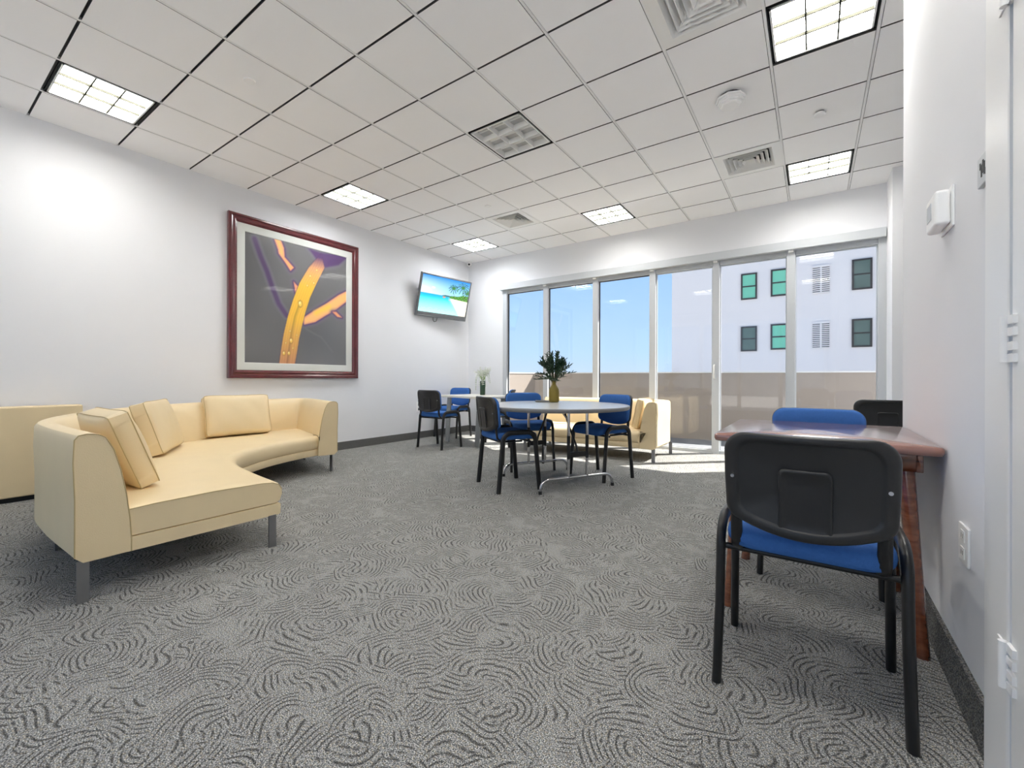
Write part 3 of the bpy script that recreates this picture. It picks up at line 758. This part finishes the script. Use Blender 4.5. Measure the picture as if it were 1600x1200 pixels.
# ---------------------------------------------------------------- round folding table
t = thing('round_table', 'round grey folding table on chromed tube legs with the olive vase on it', 'table', (-2.19, 4.0, 0), math.radians(-30))
bm = bmesh.new(); lathe(bm, [(0,.755),(.72,.755),(.735,.757),(.742,.765),(.744,.785),(.740,.792),(.735,.794)], 64, mi=1); lathe(bm, [(.735,.794),(.70,.795),(0,.795)], 64)
link('tabletop', bm, [M['lam'], M['edge']], t, smooth=True, auto=40)
for sx in (-1, 1):
    x = sx*.405
    bm = bmesh.new()
    pts = [(x,-.41,.012),(x,-.405,.05)] + [(x,-.31-.095*math.cos(a),.05+.075*math.sin(a)) for a in [PI/2*i/6 for i in range(1,7)]]
    pts = pts + [(x,0,.125)] + [(p[0],-p[1],p[2]) for p in reversed(pts)]
    tube(bm, pts, .0145, seg=10); fr = link('leg_frame', bm, M['chrome'], t, smooth=True)
    for sy in (-1, 1):
        bm = bmesh.new(); tube(bm, [(x,sy*.41,0),(x,sy*.41,.03)], .018, seg=10); link('foot_cap', bm, M['tube'], fr, smooth=True)
        bm = bmesh.new(); tube(bm, [(x,sy*.105,.125),(x,sy*.105,.75)], .0145, seg=10); link('upright', bm, M['chrome'], fr, smooth=True)
        bm = bmesh.new(); tube(bm, [(x,sy*.105,.30),(x,sy*.105,.52)], .0165, seg=10); link('sleeve', bm, M['tube'], fr, smooth=True)
    bm = bmesh.new(); box(bm, x-.006, x+.006, -.105, .105, .315, .365); link('cross_plate', bm, M['tube'], fr)
    bm = bmesh.new(); tube(bm, [(x,0,.345),(x-sx*.03,0,.42),(x-sx*.16,0,.60),(x-sx*.22,0,.70),(x-sx*.24,0,.756)], .010, seg=8); link('folding_brace', bm, M['tube'], t, smooth=True)
    bm = bmesh.new(); tube(bm, [(x,-.105,.66),(x,-.19,.756)], .007, seg=8); link('short_brace', bm, M['chrome'], t, smooth=True)

# ---------------------------------------------------------------- small table by the left wall
rz = math.radians(-12)
t = thing('small_table', 'small cream topped table with flat metal legs by the left wall', 'table', (-4.58, 5.66, 0), rz)
link('tabletop', BOX(-.56, .56, -.38, .38, .745, .78), M['cream'], t, bevel=.006)
for sx in (-1, 1):
    for sy in (-1, 1):
        bm = bmesh.new(); cx = sx*(.40 if sy < 0 else .33)
        R = []
        for q in (0, 1):
            y = sy*(.33-.05*q); R.append([(cx-.05,y-.012,.745*q),(cx+.05,y-.012,.745*q),(cx+.05,y+.012,.745*q),(cx-.05,y+.012,.745*q)])
        loft(bm, R); link('leg', bm, M['legm'], t, bevel=.003)

# ---------------------------------------------------------------- vases and plants
v = thing('vase', 'olive green bottle vase on the round grey table', 'vase', (-2.40, 4.34, .796))
bm = bmesh.new(); lathe(bm, [(0,0),(.048,0),(.056,.008),(.058,.03),(.058,.115),(.054,.145),(.040,.172),(.027,.192),(.022,.205),(.022,.232),(.025,.238),(.021,.240),(.018,.232),(.018,.19),(0,.17)], 28)
link('body', bm, M['olive'], v, smooth=True, auto=70)
def leaf(bm, p, d, l, w, up):
    d = d.normalized(); s = d.cross(up)
    if s.length < 1e-3: s = Vector((1,0,0))
    s.normalize(); n = s.cross(d).normalized()
    a = [p, p+d*l*.35+s*w+n*.004, p+d*l*.75+s*w*.7+n*.002, p+d*l-n*.004, p+d*l*.75-s*w*.7+n*.002, p+d*l*.35-s*w+n*.004]
    b = [bm.verts.new(q) for q in a]; mid = [bm.verts.new(p+d*l*.35-n*.002), bm.verts.new(p+d*l*.75-n*.003)]
    bm.faces.new((b[0], b[1], mid[0])); bm.faces.new((b[0], mid[0], b[5])); bm.faces.new((b[1], b[2], mid[1], mid[0])); bm.faces.new((mid[0], mid[1], b[4], b[5])); bm.faces.new((b[2], b[3], mid[1])); bm.faces.new((mid[1], b[3], b[4]))
pl = thing('leafy_bouquet', 'bunch of dark green leafy sprigs standing in the olive vase', 'plant', (-2.40, 4.34, .796+.2))
rnd = random.Random(3)
for i in range(46):
    a = rnd.uniform(0, 2*PI); el = rnd.uniform(.5, 1.45) if i > 9 else rnd.uniform(.05, .5)
    L = rnd.uniform(.20, .29) if el > .5 else rnd.uniform(.2, .28)
    d = Vector((math.cos(a)*math.cos(el), math.sin(a)*math.cos(el), math.sin(el)))
    pts = []
    for k in range(7):
        q = k/6; p = Vector((0,0,.0)) + Vector((0,0,.06+.05*math.sin(el)))*min(1, q*2)*.9 + d*(L*q*q if el < .4 else L*q)*1.0 - Vector((0,0,1))*(.05*q*q*math.cos(el))
        pts.append(p + Vector((d.x, d.y, 0))*.003)
    bm = bmesh.new(); tube(bm, pts, .0022, seg=5); st = link('stem', bm, M['stemd'], pl, smooth=True)
    bm = bmesh.new()
    for k in range(18):
        q = .32+.68*k/17; j = min(5, int(q*6)); p = pts[j].lerp(pts[j+1], q*6-j); t_ = (pts[j+1]-pts[j]).normalized()
        az = k*2.4+i; sd = (Vector((math.cos(az), math.sin(az), .3))).normalized()
        leaf(bm, p, (t_*1.0+sd*.8), rnd.uniform(.034, .058), rnd.uniform(.007, .012), Vector((0,0,1)))
    link('leaves', bm, M['leafd'], st)
v2p = (-4.62, 5.85, .781)
v = thing('vase', 'tall dark green vase holding white flowers on the small cream table', 'vase', v2p)
bm = bmesh.new(); lathe(bm, [(0,0),(.042,0),(.046,.005),(.046,.235),(.043,.238),(.040,.235),(.040,.02),(0,.015)], 24); link('body', bm, M['gvase'], v, smooth=True, auto=60)
fb = thing('flower_bouquet', 'trailing white flowers with light green leaves in the dark green vase', 'flowers', (v2p[0], v2p[1], v2p[2]+.2))
for i in range(38):
    a = rnd.uniform(0, 2*PI); r = rnd.uniform(.04, .15); drop = rnd.uniform(.02, .26) if i % 2 else rnd.uniform(-.1, .03); top = rnd.uniform(.12, .22)
    e = Vector((math.cos(a), math.sin(a), 0))
    pts = [e*.01, e*r*.3+Vector((0,0,top*.7)), e*r*.65+Vector((0,0,top)), e*r*.9+Vector((0,0,top-drop*.3)), e*r+Vector((0,0,top-drop))]
    bm = bmesh.new(); tube(bm, pts, .002, seg=5); st = link('stem', bm, M['leafl'], fb, smooth=True)
    bm = bmesh.new()
    for k in range(14):
        q = .3+.7*k/13; j = min(3, int(q*4)); p = pts[j].lerp(pts[j+1], q*4-j)
        for m_ in range(5):
            az = m_*2*PI/5+k; leaf(bm, p, Vector((math.cos(az), math.sin(az), .4)), .019, .008, Vector((0,0,1)))
    link('blossoms', bm, M['petal'], st)
bm = bmesh.new()
for k in range(12):
    az = k*2.4; leaf(bm, Vector((0,0,.03)), Vector((math.cos(az)*.5, math.sin(az)*.5, 1)), rnd.uniform(.08,.14), .014, Vector((0,1,0)))
link('leaves', bm, M['leafl'], fb)
t = thing('handset', 'slim dark grey handset lying on the round table left of the vase', 'handset', (-2.50, 4.28, .796), math.radians(40))
link('body', BOX(-.095, .095, -.028, .028, 0, .018), M['edge'], t, bevel=.006); link('keypad', BOX(-.08, .02, -.02, .02, .018, .020), M['slot'], t)

# ---------------------------------------------------------------- sofas
ARM = [(.03,.0),(0,.03),(0,.30),(-.006,.47),(-.002,.575),(.012,.594),(.04,.600),(.080,.596),(.108,.578),(.138,.515),(.165,.41),(.186,.29),(.2,.17),(.206,.06),(.206,.0)]
def make_sofa(root, O, Fr, zb, legs, n=72, offs=.19, flip=False):
    O = catmull([(x,y,0) for x,y in O], n); Fr = catmull([(x,y,0) for x,y in Fr], n)
    def nrm(i):
        t = (O[min(i+1,n-1)]-O[max(i-1,0)]).normalized(); return Vector((t.y,-t.x,0)) * (-1 if flip else 1)
    rg = []
    for i in range(n):
        m_ = nrm(i); rg.append([O[i]+m_*d+Vector((0,0,zb+z)) for d, z in ARM])
    bm = bmesh.new(); loft(bm, rg); back = link('backrest', bm, M['leather'], root, bevel=.008, seg=2)
    for e in (0, n-1):
        bm = bmesh.new(); tube(bm, rg[e][1:]+[], .0028, seg=6); link('piping', bm, M['piping'], back, smooth=True)
    # seat: stations between inner back line and front line
    I = [O[i]+nrm(i)*offs for i in range(n)]
    def sect(i, prof, sh):
        w = I[i]-Fr[i]; L = w.length; w = w/L; out = []
        for d, fr, z in prof:
            out.append(Fr[i]+w*(d+fr*L)+Vector((0,0,zb+z)))
        if sh:
            tdir = (Fr[1]-Fr[0]).normalized() if i == 0 else (Fr[-2]-Fr[-1]).normalized()
            c = sum(out, Vector())/len(out)
            out = [p + tdir*sh*1.0 + Vector((0,0,(c.z-p.z)*min(.9, sh*6))) for p in out]
        return out
    cush = [(.03,0,.068),(.006,0,.080),(-.008,0,.12),(-.006,0,.165),(.012,0,.195),(.05,0,.212),(.12,0,.220),(0,.5,.226),(0,.85,.222),(0,1.0,.215),(0,1.0,.068)]
    rg = [sect(0, cush, .0)]
    rg = [[p + ((Fr[1]-Fr[0]).normalized()*.022) + Vector((0,0,-.007 if p.z > zb+.15 else .008)) for p in rg[0]], [p + ((Fr[1]-Fr[0]).normalized()*.004) + Vector((0,0,0)) for p in rg[0]]]
    rg[0], rg[1] = [p - (Fr[1]-Fr[0]).normalized()*.018 for p in rg[0]], [p + (Fr[1]-Fr[0]).normalized()*.016 for p in rg[1]]
    for i in range(2, n): rg.append(sect(i, cush, 0))
    bm = bmesh.new(); loft(bm, rg); sc = link('seat_cushion', bm, M['leather'], root, smooth=True, auto=60)
    bm = bmesh.new(); tube(bm, [p for p in rg[0][3:-1]], .0025, seg=6); link('piping', bm, M['piping'], sc, smooth=True)
    base = [(.012,0,0),(.004,0,.006),(.002,0,.062),(.008,0,.070),(0,1,.070),(0,1,0)]
    rg = [sect(i, base, 0) for i in range(n)]
    bm = bmesh.new(); loft(bm, rg); link('base', bm, M['leather'], root, smooth=True, auto=40)
    for (x, y, a) in legs:
        bm = bmesh.new(); c, s = math.cos(a), math.sin(a); R = []
        for z in (0, zb+.004):
            R.append([(x+c*u-s*w, y+s*u+c*w, z) for u, w in ((-.022,-.006),(.022,-.006),(.022,.006),(-.022,.006))])
        loft(bm, R); link('leg', bm, M['steel'], root)
sf = thing('curved_sofa', 'curved cream leather sofa along the left wall under the framed picture', 'sofa', (0,0,0))
make_sofa(sf, [(-2.78,.50),(-3.4,.49),(-3.9,.53),(-4.45,.74),(-4.95,1.12),(-5.35,1.65),(-5.57,2.25),(-5.64,2.80),(-5.635,3.03),(-5.56,3.18),(-5.40,3.225),(-5.0,3.12),(-4.43,2.95)],
    [(-2.78,1.45),(-3.25,1.50),(-3.68,1.575),(-4.02,1.74),(-4.22,1.96),(-4.36,2.2),(-4.44,2.42),(-4.48,2.55),(-4.50,2.65),(-4.51,2.70),(-4.515,2.745),(-4.52,2.80)], .195,
    [(-2.815,.535,PI/2),(-2.78,1.395,PI/2),(-4.50,2.92,0),(-3.80,.60,0),(-5.40,3.12,0)])
sf2 = thing('window_sofa', 'cream leather sofa with sunlit end standing in front of the windows', 'sofa', (0,0,0))
make_sofa(sf2, [(-1.62,5.55),(-1.62,5.9),(-1.62,6.18),(-1.66,6.36),(-1.82,6.45),(-2.1,6.45),(-2.6,6.42),(-3.1,6.36),(-3.6,6.28)],
    [(-1.83,5.56),(-1.86,5.56),(-1.9,5.56),(-1.98,5.56),(-2.1,5.555),(-2.4,5.53),(-2.7,5.48),(-3.1,5.41),(-3.55,5.33)], .165,
    [(-1.655,5.58,0),(-1.655,6.40,0),(-3.5,5.45,0),(-3.5,6.2,0)], flip=True)

def make_cushion(name, label, loc, w, h, th, basis, cat='cushion', group='loose cream sofa cushions'):
    """boxed cushion: w along local x, h along local z, thickness along local y"""
    t = empty(name); tag(t, label, cat, group)
    x, z = Vector(basis[0]).normalized(), Vector(basis[1]); z = (z-x*z.dot(x)).normalized(); y = z.cross(x)
    t.matrix_world = Matrix(((x.x,y.x,z.x,loc[0]),(x.y,y.y,z.y,loc[1]),(x.z,y.z,z.z,loc[2]),(0,0,0,1)))
    N = 18; bm = bmesh.new(); grids = []
    def shp(u, v):
        k = 1-.035*(1-abs(v)**3)*abs(u)**6*0 
        px = w/2*u*(1-.03*(1-v*v)-.035*abs(v)**8); pz = h/2*v*(1-.03*(1-u*u)-.05*abs(u)**8); return px, pz
    for s in (-1, 1):
        g_ = []
        for j in range(N+1):
            row = []
            for i in range(N+1):
                u, v = -1+2*i/N, -1+2*j/N
                u_, v_ = math.copysign(abs(u)**.8, u), math.copysign(abs(v)**.8, v)
                px, pz = shp(u_, v_)
                wr = .004*math.sin(9*u+5*v)*(1-u*u)*(1-v*v)
                d = th*.30 + th*.36*((1-u_**2)*(1-v_**2))**.5 + wr
                row.append(bm.verts.new((px, s*d, pz+h/2)))
            g_.append(row)
        grids.append(g_)
    for g_ in grids:
        for j in range(N):
            for i in range(N): bm.faces.new((g_[j][i], g_[j][i+1], g_[j+1][i+1], g_[j+1][i]))
    def rim(g_): return [g_[0][i] for i in range(N)] + [g_[j][N] for j in range(N)] + [g_[N][i] for i in range(N,0,-1)] + [g_[j][0] for j in range(N,0,-1)]
    a, b = rim(grids[0]), rim(grids[1]); n = len(a)
    ra, rb = [q.co.copy() for q in a], [q.co.copy() for q in b]
    for k in range(n): bm.faces.new((a[k], a[(k+1)%n], b[(k+1)%n], b[k]))
    link('cover', bm, M['leather'], t, smooth=True, auto=60)
    for r_ in (ra, rb):
        bm = bmesh.new(); tube(bm, r_+[r_[0]], .003, seg=6, cap=False); link('piping', bm, M['piping'], t, smooth=True)
    return t
make_cushion('sofa_cushion', 'boxed cream cushion leaning on the near arm of the curved sofa, end on', (-3.46, .885, .427), .62, .46, .15, ((1,.02,0), (0,-.36,1)))
make_cushion('sofa_cushion', 'cream cushion leaning on the curved back, in the middle of the curved sofa', (-4.64, 1.43, .425), .76, .45, .15, ((.88,-.48,0), (-.15,-.28,1)))
make_cushion('sofa_cushion', 'wide cream cushion on the curved sofa directly below the framed picture', (-5.22, 2.26, .425), .65, .45, .16, ((0.10,1,0), (-.30,0,1)))
make_cushion('sofa_cushion', 'cream cushion against the right arm of the sofa by the windows', (-1.96, 6.0, .40), .50, .40, .13, ((.0,1,0), (.22,0,1)))
pn = thing('bench_back', 'flat cream upholstered panel standing against the left wall behind the curved sofa', 'panel', (-5.56, .15, 0))
link('panel', BOX(-.10, .03, -.9, .90, .04, .81), M['leather'], pn, bevel=.015, seg=3)
link('plinth', BOX(-.10, .005, -.89, .89, 0, .04), M['dark'], pn)

# ---------------------------------------------------------------- light, sky, camera
w = bpy.data.worlds.new('sky'); S.world = w; w.use_nodes = True
nt = w.node_tree; bg = nt.nodes['Background']
tc = nt.nodes.new('ShaderNodeTexCoord'); sp = nt.nodes.new('ShaderNodeSeparateXYZ'); rp = nt.nodes.new('ShaderNodeValToRGB')
nt.links.new(tc.outputs['Generated'], sp.inputs[0]); nt.links.new(sp.outputs['Z'], rp.inputs[0]); nt.links.new(rp.outputs[0], bg.inputs[0])
e = rp.color_ramp.elements
e[0].position = 0; e[0].color = (.56,.70,.87,1); e[1].position = 1; e[1].color = (.34,.46,.74,1)
x = e.new(.06); x.color = (.47,.68,.95,1); x = e.new(.24); x.color = (.34,.57,.93,1)
bg.inputs[1].default_value = .61
sd = Vector((.733,.68,1.035)).normalized()
l = bpy.data.lights.new('sun', 'SUN'); l.energy = 9; l.angle = .009; l.color = (1,.96,.9)
o = bpy.data.objects.new('sun', l); C.objects.link(o); o.rotation_euler = (-sd).to_track_quat('-Z','Y').to_euler(); o.location = (6,12,12)
cam = bpy.data.cameras.new('camera'); co = bpy.data.objects.new('camera', cam); C.objects.link(co)
cam.sensor_width = 36; cam.lens = 681.055/1600*36; cam.clip_start = .05; cam.clip_end = 300
cam.shift_x = (800-793.326)/1600; cam.shift_y = (591.573-600)/1600
co.matrix_world = Matrix.Translation((0,0,H)) @ Matrix.Rotation(.6110,4,'Z') @ Matrix.Rotation(PI/2,4,'X') @ Matrix.Rotation(.0027,4,'Z')
S.camera = co
S.view_settings.view_transform = 'Standard'; S.view_settings.look = 'None'; S.view_settings.gamma = 1; S.view_settings.exposure = 1.0
S.view_settings.use_curve_mapping = False
S.cycles.use_denoising = True
S.cycles.max_bounces = 12; S.cycles.diffuse_bounces = 8; S.cycles.transparent_max_bounces = 16
S.cycles.sample_clamp_indirect = 6; S.cycles.caustics_reflective = False; S.cycles.caustics_refractive = False
